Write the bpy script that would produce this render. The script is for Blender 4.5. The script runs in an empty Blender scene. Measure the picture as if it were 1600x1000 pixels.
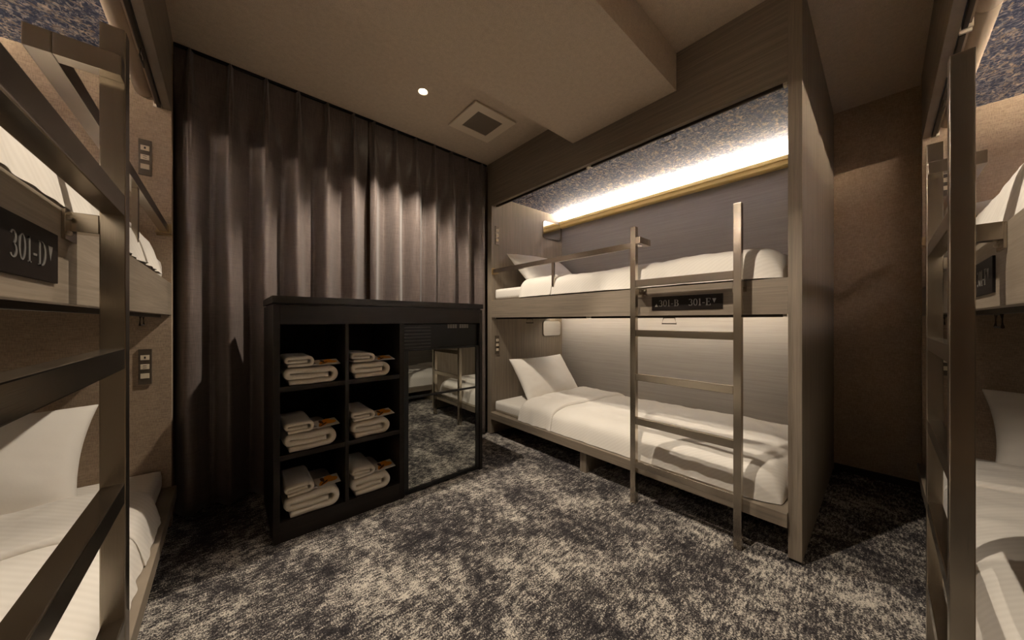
import bpy, bmesh, math, random
from mathutils import Vector, noise as mnoise

random.seed(7)
scene = bpy.context.scene
COL = scene.collection

# ------------------------------------------------------------------ camera, world, exposure
FPX = 508.5
YAW = math.radians(41.355)
cam_data = bpy.data.cameras.new('camera')
cam = bpy.data.objects.new('camera', cam_data)
COL.objects.link(cam)
cam_data.sensor_fit = 'HORIZONTAL'
cam_data.sensor_width = 36.0
cam_data.lens = FPX / 1600.0 * 36.0
cam_data.shift_y = 1.4 / 1600.0
cam_data.clip_start = 0.02
cam.location = (0.0, 0.0, 1.0)
cam.rotation_euler = (math.radians(90), 0.0, -YAW)
scene.camera = cam

world = bpy.data.worlds.new('world')
scene.world = world
world.use_nodes = True
world.node_tree.nodes['Background'].inputs[0].default_value = (0.02, 0.018, 0.016, 1)
world.node_tree.nodes['Background'].inputs[1].default_value = 0.2

scene.view_settings.view_transform = 'Standard'
scene.view_settings.look = 'None'
scene.view_settings.gamma = 1.0
scene.view_settings.use_curve_mapping = False
scene.view_settings.exposure = 0.08
scene.cycles.use_denoising = True
scene.cycles.max_bounces = 10
scene.cycles.diffuse_bounces = 6
scene.cycles.sample_clamp_indirect = 8.0

SPOT_W = 105.0         # ceiling downlight by the curtain
SPOT_W2 = 100.0        # ceiling downlight on the near side of the beam, above the frame
LED_UPPER = 330.0        # emission of the upper cove strips, centre bunk
LED_SIDE = 420.0       # upper cove strip of the left bunk
LED_RIGHT = 1000.0      # upper cove strip of the right bunk
LED_LOWER = 27.0        # emission of the lower berth strips
LED_LOWER_SIDE = 4.0
WARM = (1.0, 0.875, 0.715)
LEDC = (1.0, 0.85, 0.67)

# ------------------------------------------------------------------ measures (metres)
H = 2.396          # ceiling
XB = 1.764         # front plane of the facing bunk
YEND = 2.336       # head end of the facing and left bunks
XWALL = 3.085
YWIN = 2.45
XL = -0.197        # front plane of the left bunk
YR = -0.150        # front plane of the right bunk
LEN = 2.122
ZF = 2.0186        # underside of fascia
ZB0, ZB1 = 1.0285, 1.181
ZP0, ZP1 = 0.140, 0.1975

# ------------------------------------------------------------------ materials
def lin(r, g, b):
    def c(v):
        v /= 255.0
        return v / 12.92 if v <= 0.04045 else ((v + 0.055) / 1.055) ** 2.4
    return (c(r), c(g), c(b), 1.0)

class NT:
    def __init__(s, name):
        s.m = bpy.data.materials.new(name)
        s.m.use_nodes = True
        s.t = s.m.node_tree
        s.b = s.t.nodes['Principled BSDF']
    def n(s, typ, **kw):
        nd = s.t.nodes.new(typ)
        for k, v in kw.items():
            setattr(nd, k, v)
        return nd
    def l(s, a, b):
        s.t.links.new(a, b)
    def coords(s, scale=(1, 1, 1), kind='Object'):
        tc = s.n('ShaderNodeTexCoord')
        mp = s.n('ShaderNodeMapping')
        mp.inputs['Scale'].default_value = scale
        s.l(tc.outputs[kind], mp.inputs['Vector'])
        return mp.outputs['Vector']
    def noise(s, vec, scale=5, detail=4, rough=0.55, dist=0.0):
        nd = s.n('ShaderNodeTexNoise')
        nd.inputs['Scale'].default_value = scale
        nd.inputs['Detail'].default_value = detail
        nd.inputs['Roughness'].default_value = rough
        nd.inputs['Distortion'].default_value = dist
        s.l(vec, nd.inputs['Vector'])
        return nd.outputs['Fac']
    def ramp(s, fac, stops, interp='LINEAR'):
        r = s.n('ShaderNodeValToRGB')
        r.color_ramp.interpolation = interp
        e = r.color_ramp.elements
        while len(e) < len(stops):
            e.new(0.5)
        for i, (p, c) in enumerate(stops):
            e[i].position = p
            e[i].color = c
        s.l(fac, r.inputs['Fac'])
        return r.outputs['Color']
    def math(s, op, a, b):
        m = s.n('ShaderNodeMath', operation=op)
        for i, v in enumerate((a, b)):
            if isinstance(v, (int, float)):
                m.inputs[i].default_value = v
            else:
                s.l(v, m.inputs[i])
        return m.outputs[0]
    def mix(s, fac, a, b, blend='MIX'):
        m = s.n('ShaderNodeMix', data_type='RGBA', blend_type=blend)
        if isinstance(fac, (int, float)):
            m.inputs[0].default_value = fac
        else:
            s.l(fac, m.inputs[0])
        for i, v in ((6, a), (7, b)):
            if isinstance(v, tuple):
                m.inputs[i].default_value = v
            else:
                s.l(v, m.inputs[i])
        return m.outputs[2]
    def bump(s, h, strength=0.2, dist=0.002):
        b = s.n('ShaderNodeBump')
        b.inputs['Strength'].default_value = strength
        b.inputs['Distance'].default_value = dist
        s.l(h, b.inputs['Height'])
        s.l(b.outputs['Normal'], s.b.inputs['Normal'])
    def col(s, c):
        if isinstance(c, tuple):
            s.b.inputs['Base Color'].default_value = c
        else:
            s.l(c, s.b.inputs['Base Color'])
        return s
    def set(s, **kw):
        for k, v in kw.items():
            s.b.inputs[k.replace('_', ' ')].default_value = v
        return s

def plain(name, c, rough=0.5, metal=0.0, **kw):
    t = NT(name).col(c).set(Roughness=rough, Metallic=metal, **kw)
    return t.m

def wood(name, scale, c1, c2, rough=0.55):
    t = NT(name)
    v = t.coords(scale)
    a = t.noise(v, 1.0, 6, 0.6, 0.3)
    v2 = t.coords(tuple(k * 4.0 for k in scale))
    b = t.noise(v2, 1.0, 3, 0.6)
    f = t.math('ADD', t.math('MULTIPLY', a, 0.6), t.math('MULTIPLY', b, 0.4))
    t.col(t.ramp(f, [(0.32, c1), (0.68, c2)]))
    t.set(Roughness=rough)
    t.bump(f, 0.25, 0.0015)
    return t.m

M = {}
WD1, WD2 = lin(112, 101, 87), lin(145, 132, 116)
M['wood_v'] = wood('greige_wood_vertical', (60, 60, 1.6), WD1, WD2)
M['wood_h'] = wood('greige_wood_horizontal', (1.8, 1.8, 75), WD1, WD2)
M['wood_top'] = wood('greige_wood_platform', (30, 30, 60), WD1, WD2)
M['wood_back'] = wood('grey_wood_back_panel', (1.6, 1.6, 90), lin(154, 149, 144), lin(174, 169, 163), 0.6)

def weave(name, c1, c2, s=420):
    t = NT(name)
    v = t.coords((1, 1, 1))
    a = t.noise(t.coords((s, s, s * 0.12)), 1.0, 2, 0.5)
    b = t.noise(t.coords((s * 0.12, s * 0.12, s)), 1.0, 2, 0.5)
    big = t.noise(v, 14, 3)
    f = t.math('ADD', t.math('MULTIPLY', t.math('ADD', a, b), 0.42), t.math('MULTIPLY', big, 0.16))
    t.col(t.ramp(f, [(0.36, c1), (0.64, c2)]))
    t.set(Roughness=0.85)
    t.bump(f, 0.25, 0.001)
    return t.m
M['wallcloth'] = weave('woven_taupe_wallcovering', lin(148, 126, 103), lin(190, 166, 140))
M['panelcloth'] = weave('woven_greige_panel', lin(130, 112, 94), lin(174, 153, 130))

t = NT('stippled_ceiling_paper')
v = t.coords((1, 1, 1))
f = t.noise(v, 260, 3, 0.6)
g = t.noise(v, 45, 3, 0.6)
f2 = t.math('ADD', t.math('MULTIPLY', f, 0.7), t.math('MULTIPLY', g, 0.3))
t.col(t.ramp(f2, [(0.35, lin(188, 171, 150)), (0.65, lin(216, 199, 177))])).set(Roughness=0.9)
t.bump(f2, 0.3, 0.0015)
M['ceiling'] = t.m

# mottled loop carpet
t = NT('mottled_charcoal_and_beige_carpet')
v = t.coords((1.0, 0.8, 1))
warp = t.noise(v, 3.2, 5, 0.68, 0.4)
mid = t.noise(v, 21, 5, 0.72, 0.3)
stre = t.noise(t.coords((26, 95, 26)), 1.0, 3, 0.7)
fine = t.noise(v, 210, 3, 0.7)
f = t.math('ADD', t.math('MULTIPLY', warp, 0.26), t.math('MULTIPLY', mid, 0.24))
f = t.math('ADD', f, t.math('MULTIPLY', stre, 0.26))
f = t.math('ADD', f, t.math('MULTIPLY', fine, 0.42))
t.col(t.ramp(f, [(0.47, lin(32, 30, 32)), (0.565, lin(60, 57, 59)), (0.605, lin(104, 99, 96)), (0.648, lin(206, 198, 186)), (0.80, lin(234, 226, 213))]))
t.set(Roughness=0.95)
t.b.inputs['Specular IOR Level'].default_value = 0.1
t.bump(t.math('ADD', fine, t.noise(v, 420, 2, 0.6)), 0.6, 0.004)
M['carpet'] = t.m

# curtain satin
t = NT('dark_mauve_brown_satin_curtain')
a = t.noise(t.coords((260, 260, 18)), 1.0, 2, 0.5)
b = t.noise(t.coords((14, 14, 420)), 1.0, 2, 0.5)
f = t.math('ADD', t.math('MULTIPLY', a, 0.5), t.math('MULTIPLY', b, 0.5))
t.col(t.ramp(f, [(0.35, lin(78, 67, 63)), (0.65, lin(107, 94, 88))])).set(Roughness=0.42)
t.b.inputs['Specular IOR Level'].default_value = 0.6
t.b.inputs['Sheen Weight'].default_value = 0.25
t.bump(f, 0.15, 0.0006)
M['curtain'] = t.m

# brushed steel
def brushed(name, scale, c=(0.54, 0.48, 0.40, 1), r0=0.18, r1=0.25):
    t = NT(name)
    f = t.noise(t.coords(scale), 1.0, 3, 0.6)
    t.col(c).set(Metallic=1.0)
    r = t.ramp(f, [(0.3, (r0, r0, r0, 1)), (0.7, (r1, r1, r1, 1))])
    t.l(r, t.b.inputs['Roughness'])
    return t.m
M['steel_v'] = brushed('brushed_steel_upright', (1600, 1600, 6))
M['steel_h'] = brushed('brushed_steel_bar', (8, 8, 1600))
M['steel_dark'] = plain('dark_anodised_bar', lin(58, 50, 42), 0.4, 0.8)
M['brass'] = plain('gold_cove_trim', lin(238, 208, 132), 0.45, 0.1)
M['screw'] = plain('screw_head', lin(190, 180, 165), 0.3, 1.0)

# bedding
t = NT('white_sateen_stripe_linen')
v = t.coords((1, 1, 1))
f = t.noise(v, 60, 3, 0.6)
wv = t.n('ShaderNodeTexWave', wave_type='BANDS', bands_direction='DIAGONAL')
wv.inputs['Scale'].default_value = 24
t.l(v, wv.inputs['Vector'])
t.col(t.mix(t.math('MULTIPLY', wv.outputs['Fac'], 0.35), lin(232, 226, 217), lin(216, 209, 199)))
t.set(Roughness=0.72)
t.b.inputs['Sheen Weight'].default_value = 0.15
t.bump(f, 0.12, 0.003)
M['linen'] = t.m
t = NT('white_pillow_cotton')
f = t.noise(t.coords((1, 1, 1)), 38, 4, 0.6)
t.col(lin(234, 228, 219)).set(Roughness=0.75)
t.bump(f, 0.12, 0.004)
M['pillow'] = t.m
t = NT('white_terry_towel')
f = t.noise(t.coords((1, 1, 1)), 420, 3, 0.7)
t.col(t.ramp(f, [(0.3, lin(214, 202, 182)), (0.7, lin(246, 236, 218))])).set(Roughness=0.95)
t.b.inputs['Sheen Weight'].default_value = 0.4
t.bump(f, 0.7, 0.003)
M['towel'] = t.m

# printed berth ceiling: navy cloth with tan and pale flecks
t = NT('navy_flecked_berth_ceiling')
v = t.coords((1, 1, 1))
n1 = t.noise(t.coords((34, 60, 40)), 1.0, 3, 0.62, 1.0)
n2 = t.noise(t.coords((72, 40, 50)), 1.0, 3, 0.62, 1.4)
n3 = t.noise(v, 3.0, 3, 0.6)
c = t.ramp(n1, [(0.42, lin(40, 52, 84)), (0.52, lin(84, 98, 128)), (0.56, lin(150, 140, 136)), (0.60, lin(222, 192, 152)), (0.68, lin(244, 232, 216))])
c2 = t.ramp(n2, [(0.44, lin(38, 50, 82)), (0.53, lin(96, 106, 132)), (0.60, lin(232, 222, 216))])
t.col(t.mix(n3, c, c2)).set(Roughness=0.8)
t.bump(n1, 0.15, 0.002)
M['berth_ceiling'] = t.m

t = NT('black_oak_laminate')
f = t.noise(t.coords((3, 90, 90)), 1.0, 4, 0.6)
t.col(t.ramp(f, [(0.3, lin(25, 20, 16)), (0.7, lin(35, 29, 24))])).set(Roughness=0.42)
t.bump(f, 0.1, 0.0006)
t.b.inputs['Specular IOR Level'].default_value = 0.25
M['black_wood'] = t.m
M['black_inside'] = plain('black_cubby_lining', lin(20, 18, 17), 0.7)
M['black_gloss'] = plain('black_gloss_plastic', lin(7, 7, 7), 0.35)
M['black_matt'] = plain('black_frame', lin(13, 12, 12), 0.4)
M['bar_grey'] = plain('dark_grey_bar', lin(58, 56, 54), 0.4)
M['pale_grey'] = plain('pale_grey_marks', lin(165, 158, 150), 0.5)
M['smoked_mirror'] = plain('smoked_mirror_glass', (0.44, 0.45, 0.43, 1), 0.015, 1.0)
M['mirror'] = plain('silver_mirror_glass', (0.80, 0.79, 0.77, 1), 0.02, 1.0)
M['mirror_edge'] = plain('mirror_edge', lin(120, 108, 94), 0.3, 0.8)
M['sign'] = plain('dark_brown_sign_plate', lin(22, 16, 12), 0.6)
M['sign'].node_tree.nodes['Principled BSDF'].inputs['Specular IOR Level'].default_value = 0.15
M['letter'] = plain('silver_sign_lettering', (0.34, 0.33, 0.31, 1), 0.38, 0.7)
M['switch_plate'] = plain('bronze_switch_plate', lin(88, 78, 66), 0.4, 0.5)
M['switch_key'] = plain('cream_switch_key', lin(222, 208, 184), 0.45)
M['switch_dark'] = plain('switch_slot', lin(32, 26, 22), 0.5)
M['blind'] = plain('taupe_blind_fabric', lin(150, 134, 116), 0.8)
M['handle'] = plain('pull_handle_metal', lin(170, 148, 112), 0.35, 0.8)
M['plastic_white'] = plain('ivory_blind_clip', lin(220, 210, 192), 0.5)
M['baseboard'] = plain('dark_brown_baseboard', lin(38, 31, 26), 0.5)
M['vent_frame'] = plain('beige_vent_frame', lin(226, 211, 188), 0.5)
M['vent_mesh'] = plain('grey_vent_grille', lin(124, 112, 96), 0.6)
M['vent_dark'] = plain('vent_shadow_gap', lin(70, 61, 52), 0.7)
M['card'] = plain('white_card', lin(226, 218, 206), 0.6)
M['orange'] = plain('orange_print', lin(240, 156, 28), 0.5)
M['brown_print'] = plain('brown_print', lin(84, 46, 22), 0.5)
M['sachet'] = plain('clear_sachet_film', lin(198, 192, 184), 0.25)
M['plinth'] = plain('dark_plinth', lin(24, 20, 18), 0.6)

def emit(name, c, s):
    t = NT(name)
    t.col((0, 0, 0, 1))
    t.b.inputs['Emission Color'].default_value = (*c, 1)
    t.b.inputs['Emission Strength'].default_value = s
    return t.m
M['led_up'] = emit('warm_led_upper', LEDC, LED_UPPER)
M['led_side'] = emit('warm_led_upper_side', LEDC, LED_SIDE)
M['led_right'] = emit('warm_led_upper_right', LEDC, LED_RIGHT)
M['led_low'] = emit('warm_led_lower', (1.0, 0.90, 0.78), LED_LOWER)
M['led_low_side'] = emit('warm_led_lower_side', LEDC, LED_LOWER_SIDE)
M['lamp'] = emit('downlight_lens', (1.0, 0.86, 0.62), 60.0)

# ------------------------------------------------------------------ helpers
def link(name, me, mat, parent=None, loc=(0, 0, 0), smooth=False):
    o = bpy.data.objects.new(name, me)
    COL.objects.link(o)
    o.location = loc
    if mat is not None:
        me.materials.append(mat)
    if parent is not None:
        o.parent = parent
    if smooth:
        for p in me.polygons:
            p.use_smooth = True
    return o

def bm_obj(name, bm, mat, parent=None, loc=(0, 0, 0), smooth=False):
    bmesh.ops.recalc_face_normals(bm, faces=bm.faces[:])
    me = bpy.data.meshes.new(name)
    bm.to_mesh(me)
    bm.free()
    return link(name, me, mat, parent, loc, smooth)

def add_box(bm, p0, p1, bevel=0.0):
    x0, x1 = sorted((p0[0], p1[0])); y0, y1 = sorted((p0[1], p1[1])); z0, z1 = sorted((p0[2], p1[2]))
    vs = [bm.verts.new(c) for c in ((x0, y0, z0), (x1, y0, z0), (x1, y1, z0), (x0, y1, z0),
                                    (x0, y0, z1), (x1, y0, z1), (x1, y1, z1), (x0, y1, z1))]
    fs = [bm.faces.new([vs[i] for i in q]) for q in ((0, 3, 2, 1), (4, 5, 6, 7), (0, 1, 5, 4), (1, 2, 6, 5), (2, 3, 7, 6), (3, 0, 4, 7))]
    if bevel > 0:
        es = list({e for f in fs for e in f.edges})
        bmesh.ops.bevel(bm, geom=es, offset=bevel, segments=2, profile=0.7, affect='EDGES')

def box(name, p0, p1, mat, parent=None, bevel=0.002, off=(0, 0, 0)):
    """box given in world coordinates; off = world position of the parent empty"""
    bm = bmesh.new()
    a = [p0[i] - off[i] for i in range(3)]
    b = [p1[i] - off[i] for i in range(3)]
    add_box(bm, a, b, bevel)
    return bm_obj(name, bm, mat, parent)

def empty(name, loc, label=None, cat=None, group=None):
    o = bpy.data.objects.new(name, None)
    o.empty_display_size = 0.05
    o.location = loc
    COL.objects.link(o)
    return tag(o, label, cat, group)

def tag(o, label=None, cat=None, group=None, kind=None):
    if label: o['label'] = label
    if cat: o['category'] = cat
    if group: o['group'] = group
    if kind: o['kind'] = kind
    return o

def add_tube(bm, pts, r, n=10, closed=False):
    pts = [Vector(p) for p in pts]
    rings = []
    N = len(pts)
    for i, p in enumerate(pts):
        if closed:
            d = (pts[(i + 1) % N] - pts[i - 1]).normalized()
        else:
            d = (pts[min(i + 1, N - 1)] - pts[max(i - 1, 0)]).normalized()
        up = Vector((0, 0, 1)) if abs(d.z) < 0.9 else Vector((1, 0, 0))
        a = d.cross(up).normalized(); b = d.cross(a).normalized()
        rings.append([bm.verts.new(p + a * (r * math.cos(2 * math.pi * k / n)) + b * (r * math.sin(2 * math.pi * k / n))) for k in range(n)])
    for i in range(N if closed else N - 1):
        A, B = rings[i], rings[(i + 1) % N]
        for k in range(n):
            bm.faces.new((A[k], A[(k + 1) % n], B[(k + 1) % n], B[k]))
    if not closed:
        bm.faces.new(rings[0]); bm.faces.new(rings[-1])

def add_prism(bm, poly, fmap, h0, h1):
    """poly: 2D points; fmap(u, v, h) -> 3D"""
    a = [bm.verts.new(fmap(u, v, h0)) for u, v in poly]
    b = [bm.verts.new(fmap(u, v, h1)) for u, v in poly]
    n = len(poly)
    bm.faces.new(a); bm.faces.new(b[::-1])
    for i in range(n):
        bm.faces.new((a[i], a[(i + 1) % n], b[(i + 1) % n], b[i]))

# ------------------------------------------------------------------ the room
XN, YN = -1.25, -1.20       # far left wall, near wall
tag(box('floor', (XN - .1, YN - .1, -0.1), (XWALL + .1, YWIN + .1, 0.0), M['carpet'], bevel=0), kind='structure')
ceil = tag(box('ceiling', (XN - .1, YN - .1, H), (XWALL + .1, YWIN + .1, H + 0.1), M['ceiling'], bevel=0), kind='structure')
box('beam', (XL, 0.707, 2.200), (XB, 1.380, H), M['ceiling'], ceil, bevel=0.0015)
tag(box('wall_back', (XN - .1, YWIN, 0), (XWALL + .1, YWIN + .1, H), M['wallcloth'], bevel=0), kind='structure')
tag(box('wall_right', (XWALL, YN, 0), (XWALL + .1, YWIN, H), M['wallcloth'], bevel=0), kind='structure')
tag(box('wall_left', (XN - .1, YN, 0), (XN, YWIN, H), M['wallcloth'], bevel=0), kind='structure')
tag(box('wall_near', (XN - .1, YN - .1, 0), (XWALL + .1, YN, H), M['wallcloth'], bevel=0), kind='structure')
tag(box('baseboard_right', (XWALL - 0.010, -0.150, 0), (XWALL, 0.212, 0.045), M['baseboard'], bevel=0.001), kind='structure')

# ------------------------------------------------------------------ ceiling downlight and vent
def downlight(x, y, watt, label):
    e = empty('ceiling_downlight', (x, y, H), label, 'downlight', 'ceiling downlights')
    bm = bmesh.new()
    n = 32
    prof = [(0.0345, -0.0005), (0.0345, -0.003), (0.030, -0.004), (0.026, -0.0005)]
    rings = [[bm.verts.new((r * math.cos(2 * math.pi * k / n), r * math.sin(2 * math.pi * k / n), z)) for k in range(n)] for r, z in prof]
    for a, b in zip(rings, rings[1:]):
        for k in range(n):
            bm.faces.new((a[k], a[(k + 1) % n], b[(k + 1) % n], b[k]))
    bm_obj('trim_ring', bm, M['ceiling'], e, smooth=True)
    bm = bmesh.new()
    bmesh.ops.create_circle(bm, cap_ends=True, segments=28, radius=0.0235)
    bmesh.ops.translate(bm, verts=bm.verts[:], vec=(0, 0, -0.0012))
    bm_obj('lens', bm, M['lamp'], e)
    ld = bpy.data.lights.new('downlight_beam', 'SPOT')
    ld.energy = watt
    ld.color = WARM
    ld.spot_size = math.radians(104)
    ld.spot_blend = 0.4
    ld.shadow_soft_size = 0.014
    lo = bpy.data.objects.new('downlight_beam', ld)
    COL.objects.link(lo)
    lo.parent = e
    lo.location = (0, 0, -0.012)
downlight(0.902, 1.844, SPOT_W, 'small round lit downlight in the ceiling near the curtain')
downlight(0.740, 0.620, SPOT_W2, 'small round lit downlight in the ceiling on the near side of the beam')

def vent():
    x0, x1, y0, y1 = 1.184, 1.524, 1.689, 2.021
    cx, cy = (x0 + x1) / 2, (y0 + y1) / 2
    e = empty('ceiling_vent', (cx, cy, H), 'square beige ventilation grille in the ceiling beside the beam', 'vent')
    O = (cx, cy, H)
    box('back_plate', (x0 + .012, y0 + .012, H - .006), (x1 - .012, y1 - .012, H), M['vent_dark'], e, 0, O)
    bm = bmesh.new()
    w = 0.066
    for a, b in (((x0, y0), (x1, y0 + w)), ((x0, y1 - w), (x1, y1)), ((x0, y0 + w), (x0 + w, y1 - w)), ((x1 - w, y0 + w), (x1, y1 - w))):
        add_box(bm, (a[0] - cx, a[1] - cy, -0.016), (b[0] - cx, b[1] - cy, -0.006), 0.0)
    bm_obj('frame', bm, M['vent_frame'], e)
    n = 22
    for i in range(n):
        yy = y0 + w + (i + 0.5) * (y1 - y0 - 2 * w) / n
        box('slat', (x0 + w, yy - .0035, H - .0135), (x1 - w, yy + .0035, H - .007), M['vent_mesh'], e, 0, O)
vent()

# ------------------------------------------------------------------ curtains
def curtain(name, xa, xb, label, ph, pleats):
    bm = bmesh.new()
    nx, nz = 380, 64
    z0, z1 = 0.015, H - 0.012
    rows = []
    for j in range(nz + 1):
        t = j / nz
        z = z1 + (z0 - z1) * (t ** 1.5)
        k = min(1.0, max(0.0, (z1 - z - 0.09) / 0.62)); k = k * k * (3 - 2 * k)
        row = []
        for i in range(nx + 1):
            u = i / nx
            q = u * pleats + ph
            fr = q - math.floor(q)
            idx = math.floor(q)
            rnd = mnoise.noise(Vector((idx * 3.71 + xa, 1.7, 0.3)))
            c = (fr - 0.5)
            # heading: flat web with narrow triple pinch
            wd = 0.045 + 0.16 * min(1.0, max(0.0, (z1 - z - 0.06) / 0.35))
            pin = math.exp(-(c / wd) ** 2)
            head = -0.042 * pin + 0.004 * math.cos(c * 60) * math.exp(-(c / 0.10) ** 2)
            # body: rounded folds, slightly skewed
            sk = 0.10 * rnd
            body = -0.086 * (0.5 + 0.5 * math.cos(2 * math.pi * (c - sk * (1 - 4 * c * c)))) ** 1.15 + 0.040
            body += 0.009 * math.sin(4 * math.pi * c + rnd * 3) * (1.0 - k * 0.2)
            body += 0.008 * mnoise.noise(Vector((u * 9 + xa * 5, z * 0.9, 4.0)))
            y = 2.352 + head * (1 - k) + body * k
            x = xa + (xb - xa) * u + 0.010 * k * mnoise.noise(Vector((u * 6, z * 1.1, 9.0 + xa)))
            if i in (0, nx): x = xa if i == 0 else xb
            row.append(bm.verts.new((x, y, z)))
        rows.append(row)
    for a, b in zip(rows, rows[1:]):
        for i in range(nx):
            bm.faces.new((a[i], a[i + 1], b[i + 1], b[i]))
    me = bpy.data.meshes.new(name)
    bm.to_mesh(me); bm.free()
    o = link(name, me, M['curtain'], smooth=True)
    md = o.modifiers.new('thickness', 'SOLIDIFY'); md.thickness = 0.002; md.offset = 1
    tag(o, label, 'curtain', 'pleated blackout curtains')
    return o
curtain('blackout_curtain', -0.196, 0.742, 'dark brown pleated curtain hanging between left bunk and cabinet middle', 0.12, 6)
curtain('blackout_curtain', 0.748, 1.760, 'dark brown pleated curtain hanging beside the facing bunk', 0.30, 6.6)
tag(box('curtain_track', (-0.196, 2.338, H - 0.012), (1.760, 2.368, H), M['black_matt'], bevel=0.001), 'thin dark curtain track fixed to the ceiling', 'curtain track')

# ------------------------------------------------------------------ bunk beds
class Bunk:
    """l = metres from the head end, d = depth from the front plane, z = height"""
    def __init__(s, key):
        s.key = key
    def W(s, l, d, z):
        if s.key == 'c': return (XB + d, YEND - l, z)
        if s.key == 'l': return (XL - d, YEND - l, z)
        return (2.992 - l, YR - d, z)
    def box(s, name, a, b, mat, parent=None, bevel=0.002):
        off = tuple(parent.location) if parent is not None else (0, 0, 0)
        if parent is not None and parent.parent is not None:
            off = tuple(parent.parent.location)
        return box(name, s.W(*a), s.W(*b), mat, parent, bevel, off)

B = {k: Bunk(k) for k in 'clr'}
WORD = {'c': 'facing', 'l': 'left', 'r': 'right'}
DEPTH = {'c': 1.319, 'l': 1.040, 'r': 1.040}
LAD = {'c': -0.072, 'l': -0.049, 'r': -0.048}     # centre of the ladder uprights in front of the bunk
HI, FI = 0.0585, 2.077      # inner faces of head and foot panels
DB = 0.957                  # inner back

def bunk_frame(k):
    b = B[k]
    lab = {'c': 'greige wood double bunk facing the camera beside the curtain',
           'l': 'greige wood double bunk on the left edge, cut by the frame',
           'r': 'greige wood double bunk on the right edge, cut by the frame'}[k]
    e = empty('bunk_bed', b.W(LEN / 2, 0.5, 0), lab, 'bunk bed', 'built-in double bunks')
    D = DEPTH[k]
    pm = M['wood_v'] if k == 'c' else M['panelcloth']
    b.box('head_panel', (0, 0, 0.004), (HI, D, H), pm, e)
    f = b.box('foot_panel', (FI, 0, 0.012), (LEN, D, H), M['wood_v'], e)
    b.box('plinth', (FI + .003, 0.006, 0), (LEN - .003, D, 0.012), M['plinth'], f, 0)
    b.box('back_panel', (HI, DB, 0), (FI, DB + 0.02, 1.05), M['wood_back'], e)
    b.box('back_panel', (HI, DB, 1.05), (FI, DB + 0.02, 2.16), M['wood_back'], e)
    b.box('fascia', (HI, 0.0, ZF), (FI, 0.030, H), M['wood_h'], e, 0.0015)
    b.box('berth_ceiling', (HI, 0.030, 2.112), (FI, DB, 2.130), M['berth_ceiling'], e, 0)
    tr = bmesh.new()
    o = Vector(e.location)
    # gold cove: L section with a lip
    prof = [(DB, 1.990), (DB - 0.034, 1.990), (DB - 0.042, 2.000), (DB - 0.042, 2.030), (DB - 0.050, 2.030), (DB - 0.050, 2.056), (DB - 0.044, 2.056),
            (DB - 0.044, 2.040), (DB, 2.040)]
    A = [tr.verts.new(Vector(b.W(HI, d, z)) - o) for d, z in prof]
    C = [tr.verts.new(Vector(b.W(FI, d, z)) - o) for d, z in prof]
    tr.faces.new(A); tr.faces.new(C[::-1])
    for i in range(len(prof)):
        tr.faces.new((A[i], A[(i + 1) % len(prof)], C[(i + 1) % len(prof)], C[i]))
    tr_o = bm_obj('cove_trim', tr, M['brass'], e)
    b.box('led_strip', (HI + .01, DB - 0.036, 2.041), (FI - .01, DB - 0.012, 2.060), M[{'c': 'led_up', 'l': 'led_side', 'r': 'led_right'}[k]], e, 0)
    # upper deck
    b.box('guard_board', (HI, 0.0, ZB0), (FI, 0.026, ZB1), M['wood_h'], e, 0.0015)
    b.box('upper_deck', (HI, 0.026, 1.085), (FI, DB, 1.185), M['wood_top'], e, 0)
    b.box('led_channel', (HI, 0.742, 1.050), (FI, 0.750, 1.085), M['brass'], e, 0)
    b.box('led_strip', (HI + .01, 0.756, 1.060), (FI - .01, 0.772, 1.070), M['led_low' if k == 'c' else 'led_low_side'], e, 0)
    # lower platform
    b.box('bed_platform', (HI, -0.018, ZP0), (FI, DB, ZP1), M['wood_h'], e, 0.002)
    b.box('support_leg', (1.005, 0.012, 0), (1.055, 0.42, ZP0), M['wood_v'], e, 0.0015)
    b.box('support_rail', (HI, 0.45, 0.0), (FI, 0.47, ZP0), M['plinth'], e, 0)
    return e
FR = {k: bunk_frame(k) for k in 'clr'}

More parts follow.
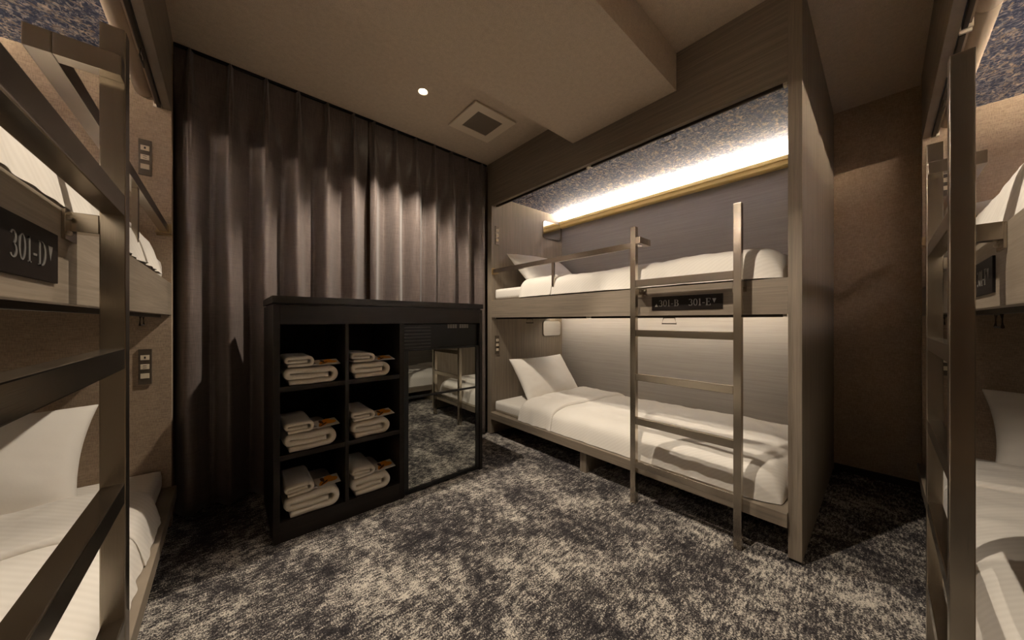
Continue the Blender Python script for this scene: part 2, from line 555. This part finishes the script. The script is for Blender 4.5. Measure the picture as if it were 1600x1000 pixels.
# ------------------------------------------------------------------ ladders and guard rails
POSTS = ((1.418, 1.448), (1.904, 1.934))
def ladder(k):
    b = B[k]; dc = LAD[k]
    d0, d1 = dc - 0.015, dc + 0.015
    lab = {'c': 'brushed steel ladder standing at the facing bunk with five rungs',
           'l': 'brushed steel ladder at the left bunk, closest to the left frame edge',
           'r': 'brushed steel ladder at the right bunk, seen almost edge on'}[k]
    e = empty('bunk_ladder', b.W(1.676, dc, 0), lab, 'ladder', 'bunk ladders')
    for (a, c) in POSTS:
        p = b.box('post', (a, d0, 0.0), (c, d1, 1.516), M['steel_v'], e, 0.0015)
    for z in (1.222, 0.951, 0.712, 0.472, 0.236):
        b.box('rung', (POSTS[0][1], d0 + .001, z - 0.036), (POSTS[1][0], d1 - .001, z), M['steel_h'], e, 0.002)
    o = Vector(e.location)
    for i, (a, c) in enumerate(POSTS):
        bm = bmesh.new()
        m = (a + c) / 2
        a0, a1 = (m - 0.003, m + 0.003)
        s = 1 if i == 0 else -1
        q0 = Vector(b.W(a, d1, 1.149)) - o; q1 = Vector(b.W(c, -0.004, 1.181)) - o
        add_box(bm, q0, q1, 0.001)
        l0, l1 = (a - 0.0, c + 0.024) if i == 0 else (a - 0.024, c)
        q0 = Vector(b.W(l0, -0.0045, 1.132)) - o; q1 = Vector(b.W(l1, -0.0005, 1.180)) - o
        add_box(bm, q0, q1, 0.0005)
        br = bm_obj('bracket', bm, M['steel_h'], e)
        for zz in (1.143, 1.169):
            bm = bmesh.new()
            ls = c + 0.013 if i == 0 else a - 0.013
            bmesh.ops.create_uvsphere(bm, u_segments=10, v_segments=6, radius=0.0042)
            bmesh.ops.translate(bm, verts=bm.verts[:], vec=Vector(b.W(ls, -0.0055, zz)) - o)
            bm_obj('screw', bm, M['screw'], br, smooth=True)
    return e
def guard_rail(k):
    b = B[k]
    lab = {'c': 'thin steel safety rail on the upper berth of the facing bunk',
           'l': 'thin steel safety rail on the upper berth of the left bunk',
           'r': 'thin steel safety rail on the upper berth of the right bunk'}[k]
    e = empty('guard_rail', b.W(0.8, 0.02, ZB1), lab, 'guard rail', 'upper berth guard rails')
    zt, zb = 1.456, 1.421
    b.box('rail', (HI + .004, 0.008, zb), (1.474, 0.036, zt), M['steel_h'], e, 0.0015)
    b.box('rail_arm', (1.448, LAD[k] - 0.014, zb), (1.474, 0.008, zt), M['steel_h'], e, 0.0015)
    b.box('rail_post', (0.752, 0.012, ZB1), (0.774, 0.026, zb), M['steel_v'], e, 0.001)
    br = b.box('wall_bracket', (HI, -0.002, zb - 0.012), (HI + 0.005, 0.050, zt + 0.012), M['handle'], e, 0.001)
    b.box('wall_bracket', (HI + .005, -0.002, zb - 0.006), (HI + 0.040, 0.050, zb), M['handle'], e, 0.001)
    return e
for k in 'clr':
    ladder(k); guard_rail(k)

# ------------------------------------------------------------------ bedding
def mattress(k, up):
    b = B[k]
    zb = 1.185 if up else ZP1
    o = b.box('mattress', (HI + .012, 0.028, zb + 0.001), (FI - .150, DB - 0.012, zb + 0.096), M['linen'], None, 0.028)
    for p in o.data.polygons: p.use_smooth = True
    tag(o, 'white sheeted mattress on the %s berth of the %s bunk' % ('upper' if up else 'lower', WORD[k]), 'mattress', 'bunk mattresses')

def duvet(k, up):
    b = B[k]
    zb = 1.185 if up else ZP1
    seed = {'c': 0, 'l': 10, 'r': 20}[k] + (5 if up else 0)
    la, lb = 0.40, FI - 0.018
    fold = 0.785
    d_f, d_b = 0.004, DB - 0.006
    ztop = zb + 0.158
    nl, ns = 120, 60
    bm = bmesh.new()
    rows = []
    ls = []
    n1 = 34
    for i in range(n1 + 1): ls.append((la + (fold - la) * i / n1, 'band'))
    for i in range(nl + 1): ls.append((fold - 0.012 + (lb - fold + 0.012) * i / nl, 'body'))
    for (l, kind) in ls:
        row = []
        if kind == 'band':
            u = (l - la) / (fold - la)
            lift = 0.020
            e0 = min(1.0, (l - la) / 0.05); e1 = min(1.0, (fold - l) / 0.014)
            env = math.sqrt(max(0.0, 1 - (1 - e0) ** 2)) * (0.25 + 0.75 * math.sqrt(max(0.0, 1 - (1 - e1) ** 2)))
            top = zb + 0.100 + (ztop + lift - zb - 0.100) * env
            if l >= fold - 1e-6: top = ztop - 0.006
        else:
            e1 = min(1.0, (lb - l) / 0.12)
            env = max(0.0, 1 - (1 - e1) ** 3.0) ** 0.5
            top = zb + 0.02 + (ztop - zb - 0.02) * env
            top += 0.012 * math.exp(-((l - 1.75) / 0.3) ** 2)
        for j in range(ns + 1):
            s = j / ns
            # rounded profile from front bottom over the top to the back
            a = (s - 0.5) * 2
            x = math.copysign(abs(a) ** 0.62, a) if False else a
            d = (d_f + d_b) / 2 + (d_b - d_f) / 2 * math.sin(x * math.pi / 2) if False else d_f + (d_b - d_f) * s
            # superellipse height
            dd = abs(2 * s - 1)
            hgt = (1 - dd ** 7) ** (1 / 3.0) if dd < 1 else 0.0
            low = zb + 0.004
            zz = low + (top - low) * hgt
            w = mnoise.noise(Vector((l * 5.2 + seed, d * 7.5, seed * 1.3)))
            w2 = mnoise.noise(Vector((l * 13 + seed, d * 9 + l * 6, seed * 2.1 + 7)))
            w3 = mnoise.noise(Vector((l * 26 + d * 12, d * 22 - l * 9, seed + 3.0)))
            amp = 0.35 + 0.65 * hgt
            zz += amp * (0.010 * w + 0.006 * w2 + 0.0025 * w3)
            side = 1 - hgt
            dj = d + (0.015 * min(1.0, max(0.0, (lb - l) / 0.25)) * mnoise.noise(Vector((l * 16 + seed, s * 2.0, 2.0)))) * side * (1 if s < .5 else -0.4)
            if kind == 'band' and s < 0.5: dj -= 0.006 * side
            if kind == 'body':
                tuck = max(0.0, 1 - (lb - l) / 0.16) ** 2
                dj += 0.050 * tuck * (1 - s) ** 2
                zz -= 0.035 * tuck * max(0.0, 1 - s / 0.35) * hgt
            # ends tuck inwards a little
            zz = max(zz, zb + 0.004)
            dj = max(dj, -0.012)
            skew = 0.085 * (s - 0.35) * max(0.0, 1 - abs(l - fold) / 0.42)
            row.append(bm.verts.new(Vector(b.W(l + skew + 0.012 * w * (1 if kind == 'body' and l < fold + 0.02 else 0.3), dj, zz))))
        rows.append(row)
    for q, (ra, rb) in enumerate(zip(rows, rows[1:])):
        for j in range(ns):
            bm.faces.new((ra[j], ra[j + 1], rb[j + 1], rb[j]))
    # foot end apron and underside
    for row in (rows[0], rows[-1]):
        bm.faces.new(row)
    o = bm_obj('duvet', bm, M['linen'], None, smooth=True)
    sd = o.modifiers.new('smooth', 'SUBSURF'); sd.levels = 0; sd.render_levels = 1
    tag(o, 'white duvet with turned-down top on the %s berth of the %s bunk' % ('upper' if up else 'lower', WORD[k]), 'duvet', 'bunk duvets')

def pillow(k, up, tilt, lc, dc, zc, w=0.74, h=0.45, T=0.085, roll=0.0):
    b = B[k]
    bm = bmesh.new()
    n = 28
    seed = {'c': 0, 'l': 3, 'r': 6}[k] + (1 if up else 0)
    o0 = Vector((lc, dc, zc))
    # axes in (l, d, z): across = d, up the pillow = toward head and up
    A = Vector((0, math.cos(roll), math.sin(roll)))
    U = Vector((-math.cos(tilt), 0, math.sin(tilt)))
    U = (U - A * U.dot(A)).normalized()
    N = U.cross(A).normalized()
    grid = {}
    for side in (1, -1):
        for i in range(n + 1):
            for j in range(n + 1):
                u = -1 + 2 * i / n; v = -1 + 2 * j / n
                edge = (i in (0, n)) or (j in (0, n))
                if side == -1 and edge:
                    grid[(side, i, j)] = grid[(1, i, j)]
                    continue
                px = 0.5 * w * u * (1 - 0.075 * (1 - v * v) * 1.0 * abs(u) ** 2)
                py = 0.5 * h * v * (1 - 0.10 * (1 - u * u) * abs(v) ** 2)
                th = T * ((1 - abs(u) ** 2.4) * (1 - abs(v) ** 2.4)) ** 0.55 if not edge else 0.0
                if not edge:
                    th *= 1 + 0.10 * mnoise.noise(Vector((u * 2 + seed, v * 2, side)))
                    th += 0.004 * mnoise.noise(Vector((u * 6 + seed, v * 6, side * 2)))
                    cr = (u * u) * (v * v)
                    th += 0.006 * cr * mnoise.noise(Vector((u * 9 + v * 9 + seed, v * 4, 5)))
                p = o0 + A * px + U * py + N * (th * side)
                grid[(side, i, j)] = bm.verts.new(Vector(b.W(p.x, p.y, p.z)))
    for side in (1, -1):
        for i in range(n):
            for j in range(n):
                q = [grid[(side, i, j)], grid[(side, i + 1, j)], grid[(side, i + 1, j + 1)], grid[(side, i, j + 1)]]
                bm.faces.new(q if side == 1 else q[::-1])
    o = bm_obj('pillow', bm, M['pillow'], None, smooth=True)
    sd = o.modifiers.new('smooth', 'SUBSURF'); sd.levels = 0; sd.render_levels = 1
    tag(o, 'white pillow propped at the head of the %s berth of the %s bunk' % ('upper' if up else 'lower', WORD[k]), 'pillow', 'bunk pillows')

for k in 'clr':
    for up in (False, True):
        mattress(k, up)
        duvet(k, up)
        zt = (1.185 if up else ZP1) + 0.096
        if not up:
            pillow(k, up, math.radians(54), 0.275, {'c': 0.475, 'l': 0.545, 'r': 0.520}[k], zt + (0.190 if k != 'l' else 0.178), w=0.72 if k == 'c' else 0.70)
        else:
            pillow(k, up, math.radians(44), 0.285, 0.475 if k == 'c' else 0.50, zt + 0.165)

# ------------------------------------------------------------------ roll blinds
def blind(k, up, which):
    b = B[k]
    z = ZF if up else ZB0
    l0, l1 = (HI + 0.012, 1.050) if which == 0 else (1.068, FI - 0.012)
    lab = 'rolled-up privacy blind over the %s half of the %s berth, %s bunk' % ('head' if which == 0 else 'foot', 'upper' if up else 'lower', WORD[k])
    e = empty('roll_blind', b.W((l0 + l1) / 2, 0.06, z), lab, 'roll blind', 'rolled-up berth blinds')
    o = Vector(e.location)
    dz = 0.052 if up else 0.030
    r = 0.030 if up else 0.022
    bm = bmesh.new()
    add_tube(bm, [Vector(b.W(l0, 0.088, z + dz)) - o, Vector(b.W(l1, 0.088, z + dz)) - o], r, 20)
    bm_obj('fabric_roll', bm, M['blind'], e, smooth=True)
    b.box('bottom_bar', (l0 + .01, 0.032, z - 0.012), (l1 - .01, 0.046, z + 0.014), M['steel_dark'], e, 0.003)
    b.box('guide_rail', (l0, 0.0485, z + 0.002), (l1, 0.054, z + 0.018), M['blind'], e, 0.001)
    for q in (l0 + 0.004, l1 - 0.004):
        b.box('end_clip', (q - .005, 0.030, z - 0.010), (q + .005, 0.058, z + 0.020), M['plastic_white'], e, 0.002)
    # trapezoid wire pull handle
    c = {0: l0 + 0.42, 1: l0 + 0.50}[which]
    c = 0.50 if which == 0 else 1.575
    pts = [(c - 0.030, z - 0.012), (c - 0.038, z - 0.044), (c + 0.038, z - 0.044), (c + 0.030, z - 0.012)]
    bm = bmesh.new()
    add_tube(bm, [Vector(b.W(l, 0.039, zz)) - o for l, zz in pts], 0.0030, 8, closed=True)
    bm_obj('pull_handle', bm, M['steel_dark'], e)
for k in 'clr':
    for up in (True, False):
        for w in (0, 1):
            blind(k, up, w)

# ------------------------------------------------------------------ mirrors and switches on the head panels
def berth_mirror(up):
    b = B['c']
    z0, z1 = (1.845, 2.025) if up else (0.842, 1.003)
    if not up: z1 = 1.003
    d0, d1 = 0.655, 0.925
    rr = 0.028
    poly = []
    for cx, cz, a0 in ((d1 - rr, z1 - rr, 0), (d0 + rr, z1 - rr, 90), (d0 + rr, z0 + rr, 180), (d1 - rr, z0 + rr, 270)):
        for s in range(6):
            a = math.radians(a0 + s * 18)
            poly.append((cx + rr * math.cos(a), cz + rr * math.sin(a)))
    e = empty('berth_mirror', b.W(HI, (d0 + d1) / 2, z0), 'small rounded mirror on the head panel of the %s facing berth' % ('upper' if up else 'lower'), 'mirror', 'mirrors in the facing bunk')
    o = Vector(e.location)
    bm = bmesh.new()
    add_prism(bm, poly, lambda u, v, h: Vector(b.W(HI + h, u, v)) - o, 0.0005, 0.008)
    bm_obj('edge', bm, M['mirror_edge'], e)
    mx = sum(p[0] for p in poly) / len(poly); mz = sum(p[1] for p in poly) / len(poly)
    bm = bmesh.new()
    add_prism(bm, [(mx + (u - mx) * 0.965, mz + (v - mz) * 0.945) for u, v in poly], lambda u, v, h: Vector(b.W(HI + h, u, v)) - o, 0.008, 0.009)
    bm_obj('glass', bm, M['mirror'], e)
berth_mirror(True); berth_mirror(False)

def switch(k, up):
    b = B[k]
    dc = 0.060 if k == 'c' else 0.085
    z0, z1 = (1.680, 1.846) if up else (0.704, 0.868)
    e = empty('switch_plate', b.W(HI, dc, z0), 'bronze switch plate with three cream keys, %s berth of the %s bunk' % ('upper' if up else 'lower', WORD[k]), 'switch', 'berth switch plates')
    b.box('plate', (HI, dc - 0.021, z0), (HI + 0.007, dc + 0.021, z1), M['switch_plate'], e, 0.0015)
    for i, f in enumerate((0.76, 0.50, 0.24)):
        zc = z0 + (z1 - z0) * f
        ky = b.box('key', (HI + .007, dc - 0.014, zc - 0.0115), (HI + 0.010, dc + 0.014, zc + 0.0115), M['switch_key'], e, 0.001)
        o = Vector(e.location)
        if i == 0:
            b.box('slot', (HI + .010, dc - 0.003, zc - 0.005), (HI + 0.0106, dc + 0.003, zc + 0.005), M['switch_dark'], ky, 0)
        elif i == 1:
            for s in (-0.005, 0.005):
                b.box('slot', (HI + .010, dc - 0.006, zc + s - 0.001), (HI + 0.0106, dc + 0.006, zc + s + 0.001), M['switch_dark'], ky, 0)
for k in 'clr':
    switch(k, True); switch(k, False)

# ------------------------------------------------------------------ berth number signs with serif lettering
def arc(cx, cy, rx, ry, ix, iy, a0, a1, n=14):
    o = [(cx + rx * math.cos(math.radians(a0 + (a1 - a0) * i / n)), cy + ry * math.sin(math.radians(a0 + (a1 - a0) * i / n))) for i in range(n + 1)]
    q = [(cx + ix * math.cos(math.radians(a0 + (a1 - a0) * i / n)), cy + iy * math.sin(math.radians(a0 + (a1 - a0) * i / n))) for i in range(n + 1)]
    return [[o[i], o[i + 1], q[i + 1], q[i]] for i in range(n)]
def rect(x0, y0, x1, y1): return [[(x0, y0), (x1, y0), (x1, y1), (x0, y1)]]
def stem(x, w=0.15, y0=0.0, y1=1.0, s=0.08): return rect(x, y0, x + w, y1) + rect(x - s, y0, x + w + s, y0 + 0.05) + rect(x - s, y1 - 0.05, x + w + s, y1)
G = {
    '0': (0.62, arc(0.31, 0.5, 0.29, 0.5, 0.15, 0.45, 0, 360, 24)),
    '1': (0.46, stem(0.16, 0.14, 0, 1.0, 0.09)[:2] + [[(0.04, 0.86), (0.16, 0.92), (0.16, 1.0), (0.30, 1.0), (0.30, 0.95)]]),
    '3': (0.58, arc(0.24, 0.74, 0.26, 0.26, 0.12, 0.21, -90, 150) + arc(0.24, 0.27, 0.31, 0.27, 0.16, 0.22, -150, 90)),
    '-': (0.44, rect(0.06, 0.32, 0.38, 0.41)),
    'A': (0.80, [[(0.04, 0), (0.10, 0), (0.42, 1.0), (0.36, 1.0)], [(0.54, 0), (0.72, 0), (0.44, 1.0), (0.34, 1.0)]] + rect(-0.02, 0, 0.2, 0.05) + rect(0.46, 0, 0.8, 0.05) + rect(0.16, 0.3, 0.62, 0.36)),
    'B': (0.74, stem(0.10, 0.15) + rect(0.2, 0.49, 0.42, 0.54) + rect(0.2, 0, 0.42, 0.05) + rect(0.2, 0.95, 0.42, 1.0) + arc(0.38, 0.76, 0.26, 0.24, 0.10, 0.19, -90, 90) + arc(0.40, 0.27, 0.30, 0.27, 0.13, 0.22, -90, 90)),
    'C': (0.74, arc(0.38, 0.5, 0.36, 0.5, 0.20, 0.45, 45, 315, 20) + rect(0.60, 0.70, 0.65, 0.98)),
    'D': (0.84, stem(0.10, 0.15) + rect(0.2, 0, 0.40, 0.05) + rect(0.2, 0.95, 0.40, 1.0) + arc(0.38, 0.5, 0.42, 0.5, 0.25, 0.45, -90, 90)),
    'E': (0.72, stem(0.10, 0.15) + rect(0.2, 0, 0.64, 0.05) + rect(0.2, 0.95, 0.62, 1.0) + rect(0.2, 0.49, 0.48, 0.54) + rect(0.59, 0, 0.64, 0.24) + rect(0.57, 0.78, 0.62, 1.0) + rect(0.44, 0.40, 0.48, 0.63)),
    'F': (0.70, stem(0.10, 0.15) + rect(0.2, 0.95, 0.62, 1.0) + rect(0.2, 0.49, 0.48, 0.54) + rect(0.57, 0.78, 0.62, 1.0) + rect(0.44, 0.40, 0.48, 0.63)),
    '^': (0.66, [[(0.06, 0.0), (0.54, 0.0), (0.30, 0.46)]]),
    'v': (0.66, [[(0.10, 0.92), (0.58, 0.92), (0.34, 0.30)]]),
}
def sign(k, left, right):
    b = B[k]
    l0, l1 = 1.500, 1.841
    z0, z1 = 1.057, 1.131
    e = empty('berth_number_sign', b.W((l0 + l1) / 2, 0, z0),
              {'c': 'dark sign plate reading 301-B and 301-E on the facing bunk', 'l': 'dark sign plate reading 301-D on the left bunk',
               'r': 'dark sign plate behind the ladder of the right bunk'}[k], 'sign', 'berth number plates')
    b.box('plate', (l0, -0.004, z0), (l1, 0.0, z1), M['sign'], e, 0.0008)
    o = Vector(e.location)
    cap = 0.034
    zc = z0 + 0.020
    def put(text, x):
        for ch in text:
            w, polys = G[ch]
            bm = bmesh.new()
            sc = cap if ch not in '^v' else cap * 1.02
            for pl in polys:
                def mp(u, v, h):
                    xx = x + u * sc
                    l = l0 + xx if k != 'l' else l1 - xx
                    return Vector(b.W(l, h, zc + v * sc)) - o
                add_prism(bm, pl, mp, -0.0047, -0.004)
            bm_obj('letter' if ch not in '^v' else 'arrow', bm, M['letter'], e)
            x += w * sc + 0.0015
    put('^' + left, 0.016)
    put(right + 'v', 0.190)
sign('c', '301-B', '301-E'); sign('l', '301-A', '301-D'); sign('r', '301-C', '301-F')

# ------------------------------------------------------------------ black storage cabinet
CX0, CX1, CY0, CY1 = 0.159, 1.302, 1.782, 2.255
def cabinet():
    e = empty('storage_cabinet', ((CX0 + CX1) / 2, (CY0 + CY1) / 2, 0), 'low black wooden cabinet with six open cubbies in front of curtain', 'cabinet')
    O = tuple(e.location)
    m = M['black_wood']
    box('countertop', (CX0 - 0.004, CY0 - 0.004, 1.080), (CX1 + 0.003, CY1, 1.113), m, e, 0.0015, O)
    box('shadow_gap', (CX0 + .01, CY0 + .01, 1.073), (CX1 - .01, CY1, 1.080), M['black_matt'], e, 0, O)
    box('side_panel', (CX0, CY0, 0), (CX0 + 0.024, CY1, 1.073), m, e, 0.001, O)
    box('side_panel', (CX1 - 0.021, CY0, 0), (CX1, CY1, 1.073), m, e, 0.001, O)
    box('divider', (0.453, CY0 + .001, 0.09), (0.469, CY1 - .02, 0.984), m, e, 0.001, O)
    box('divider', (0.732, CY0, 0), (0.758, CY1 - .02, 0.984), m, e, 0.001, O)
    box('top_rail', (CX0 + .024, CY0 + .001, 0.984), (CX1 - .021, CY0 + 0.02, 1.073), m, e, 0.001, O)
    box('inner_top', (CX0 + .024, CY0 + .02, 0.984), (CX1 - .021, CY1, 1.0), M['black_inside'], e, 0, O)
    box('back_board', (CX0 + .024, CY1 - .02, 0.0), (CX1 - .021, CY1, 0.984), M['black_inside'], e, 0, O)
    for x0, x1 in ((CX0 + .024, 0.453), (0.469, 0.732)):
        for z in (0.700, 0.390):
            box('shelf', (x0, CY0 + .004, z - 0.022), (x1, CY1 - .02, z), m, e, 0.001, O)
    box('bottom_board', (CX0 + .024, CY0 + .016, 0.07), (0.732, CY1 - .02, 0.09), m, e, 0.001, O)
    box('kick_board', (CX0 + .024, CY0 + .002, 0.0), (0.732, CY0 + .016, 0.09), m, e, 0.001, O)
cabinet()

def cooler():
    x0, x1 = 0.762, 1.279
    e = empty('mirror_front_cooler', ((x0 + x1) / 2, 2.0, 0), 'black cooler with dark mirrored door built into the cabinet', 'cooler')
    O = tuple(e.location)
    box('body', (x0, CY0 + .022, 0.004), (x1, CY1 - .03, 0.980), M['black_gloss'], e, 0.002, O)
    # thin dark grey horizontal bars at the upper left
    for i in range(7):
        z = 0.962 - i * 0.0195
        box('grey_bar', (x0 + .004, CY0 + .012, z - 0.0035), (0.928, CY0 + .022, z + 0.0035), M['bar_grey'], e, 0, O)
    # rows of small pale marks at the upper right
    for r in range(3):
        for c in range(9):
            xx = 1.048 + c * 0.0175
            if c == 4: continue
            box('pale_mark', (xx, CY0 + .0205, 0.955 + r * 0.0085), (xx + 0.0135, CY0 + .022, 0.9605 + r * 0.0085), M['pale_grey'], e, 0, O)
    d = box('door_frame', (x0, CY0 + .006, 0.012), (x0 + 0.024, CY0 + .022, 0.834), M['black_matt'], e, 0.001, O)
    box('door_frame', (x1 - 0.024, CY0 + .006, 0.012), (x1, CY0 + .022, 0.834), M['black_matt'], e, 0.001, O)
    box('door_frame', (x0 + .024, CY0 + .006, 0.826), (x1 - .024, CY0 + .022, 0.834), M['black_matt'], e, 0.001, O)
    box('door_frame', (x0 + .024, CY0 + .006, 0.012), (x1 - .024, CY0 + .022, 0.030), M['black_matt'], e, 0.001, O)
    box('door_bar', (x0 + .024, CY0 + .006, 0.552), (x1 - .024, CY0 + .022, 0.564), M['black_matt'], e, 0.001, O)
    box('mirror_pane', (x0 + .024, CY0 + .012, 0.564), (x1 - .024, CY0 + .022, 0.826), M['smoked_mirror'], e, 0, O)
    box('mirror_pane', (x0 + .024, CY0 + .012, 0.030), (x1 - .024, CY0 + .022, 0.552), M['smoked_mirror'], e, 0, O)
cooler()

# ------------------------------------------------------------------ folded towels and amenity packs
def ribbon_path(w, t, layers):
    """flattened spiral in the x-z plane, thickness t; open lower-left end"""
    pts = []
    r2 = t * 1.02
    zb, zm, zt = t * 0.5, t * 1.52, t * 2.54
    def seg(a, b, n):
        for i in range(n):
            f = i / n
            pts.append((a[0] + (b[0] - a[0]) * f, a[1] + (b[1] - a[1]) * f))
    def uturn(cx, cz, rx, rz, a0, a1, n=10):
        for i in range(n + 1):
            a = math.radians(a0 + (a1 - a0) * i / n)
            pts.append((cx + rx * math.cos(a), cz + rz * math.sin(a)))
    R = (zt - zb) / 2
    rs = (zt - zm) / 2
    seg((t * 0.9, zb), (w - R - t / 2, zb), 10)
    uturn(w - R - t / 2, (zb + zt) / 2, R, R, -90, 90)
    seg((w - R - t / 2, zt), (rs + t / 2, zt), 10)
    uturn(rs + t / 2, (zt + zm) / 2, rs, rs, 90, 270, 8)
    seg((rs + t / 2, zm), (w - R - t * 0.75, zm), 10)
    pts.append((w - R - t * 0.75, zm))
    return pts

def folded_towel(name, label, group, x, y, z, w, dep, t, rot=0.0, seed=0, sag=0.0):
    path = ribbon_path(w, t, 3)
    bm = bmesh.new()
    ny = 12
    rows = []
    n = len(path)
    for j in range(ny + 1):
        v = j / ny
        y_ = v * dep
        endk = min(1.0, min(v, 1 - v) / 0.06)
        ring = []
        A, Bk = [], []
        for i, (px, pz) in enumerate(path):
            q0 = path[max(i - 1, 0)]; q1 = path[min(i + 1, n - 1)]
            tx, tz = q1[0] - q0[0], q1[1] - q0[1]
            L = math.hypot(tx, tz) or 1
            nx_, nz_ = -tz / L, tx / L
            ht = t * 0.49 * (0.72 + 0.28 * math.sqrt(endk))
            wob = 0.0035 * mnoise.noise(Vector((px * 14 + seed * 5, y_ * 10, pz * 20 + seed)))
            sg = sag * (1 - (2 * px / w - 1) ** 2) * pz / (3 * t)
            zo = wob * min(1, pz / t)
            A.append((px + nx_ * ht, y_ + wob, max(0.0005, pz + nz_ * ht + zo - sg)))
            Bk.append((px - nx_ * ht, y_ + wob, max(0.0005, pz - nz_ * ht + zo - sg)))
        ring = A + Bk[::-1]
        rows.append([bm.verts.new(p) for p in ring])
    m = len(rows[0])
    for a, b in zip(rows, rows[1:]):
        for i in range(m):
            bm.faces.new((a[i], a[(i + 1) % m], b[(i + 1) % m], b[i]))
    # end caps as quads along the ribbon
    for row in (rows[0], rows[-1]):
        h = m // 2
        for i in range(h - 1):
            bm.faces.new((row[i], row[i + 1], row[m - 2 - i], row[m - 1 - i]))
    o = bm_obj(name, bm, M['towel'], None, (x, y, z), smooth=True)
    o.rotation_euler = (0, 0, rot)
    tag(o, label, 'towel', group)
    return o

def amenity(x, y, z, rot, where, tilt=0.0):
    e = empty('amenity_card', (x, y, z), 'white card with orange flower print on the towels, %s cubby' % where, 'card', 'orange printed cards')
    e.rotation_euler = (math.radians(15), tilt, rot)
    bm = bmesh.new()
    add_box(bm, (0, 0, 0), (0.105, 0.070, 0.002), 0.0005)
    bm_obj('card', bm, M['card'], e)
    def petal(cx, cy, a, L, wd, mat, nm, z0):
        bm = bmesh.new()
        pl = []
        for i in range(12):
            th = 2 * math.pi * i / 12
            px = L * 0.5 * (1 + math.cos(th)); py = wd * math.sin(th) * (0.5 + 0.5 * math.cos(th * 0.5) ** 2)
            pl.append((cx + px * math.cos(a) - py * math.sin(a), cy + px * math.sin(a) + py * math.cos(a)))
        add_prism(bm, pl, lambda u, v, h: (u, v, h), z0, z0 + 0.0003)
        bm_obj(nm, bm, mat, e)
    petal(0.012, 0.010, 0.72, 0.085, 0.024, M['orange'], 'printed_petal', 0.002)
    petal(0.036, 0.034, 0.05, 0.064, 0.022, M['orange'], 'printed_petal', 0.0021)
    petal(0.036, 0.030, 1.75, 0.034, 0.011, M['brown_print'], 'printed_petal', 0.0022)
    petal(0.016, 0.010, 0.62, 0.048, 0.006, M['brown_print'], 'printed_petal', 0.0023)
    s = bmesh.new()
    add_box(s, (0, 0, 0), (0.032, 0.150, 0.007), 0.003)
    so = bm_obj('toothbrush_sachet', s, M['sachet'], None, (x - 0.030, y + 0.002, z + 0.002))
    so.rotation_euler = (0, 0, rot * 0.5)
    tag(so, 'pale slim toothbrush sachet lying between towel and card, %s cubby' % where, 'sachet', 'toothbrush sachets')

ROWS = ((0.700, 'top'), (0.390, 'middle'), (0.090, 'bottom'))
for ci, (cx0, cname) in enumerate(((0.183, 'left'), (0.469, 'right'))):
    for ri, (z, rname) in enumerate(ROWS):
        where = '%s %s' % (rname, cname)
        sd = ci * 3 + ri
        rot = math.radians((-3, 2, -4, 1, 3, -2)[sd])
        w = (0.228, 0.222, 0.235, 0.205, 0.205, 0.205)[sd]
        t1 = (0.026, 0.027, 0.030, 0.026, 0.027, 0.028)[sd]
        x = cx0 + (0.014 if ci == 0 else 0.012)
        y = CY0 + 0.014
        folded_towel('bath_towel', 'large folded white towel lying in the %s cubby' % where, 'folded bath towels', x, y, z, w, 0.29, t1, rot * 0.3, sd, 0.004)
        zt = z + t1 * 3.06 + 0.002
        folded_towel('face_towel', 'small folded white towel on the large one, %s cubby' % where, 'folded face towels', x + 0.004, y + 0.008, zt, 0.122, 0.24, 0.0165, rot * 0.3, sd + 20, 0.0)
        amenity(x + 0.138, y + 0.018, zt + 0.001, rot + 0.12, where)
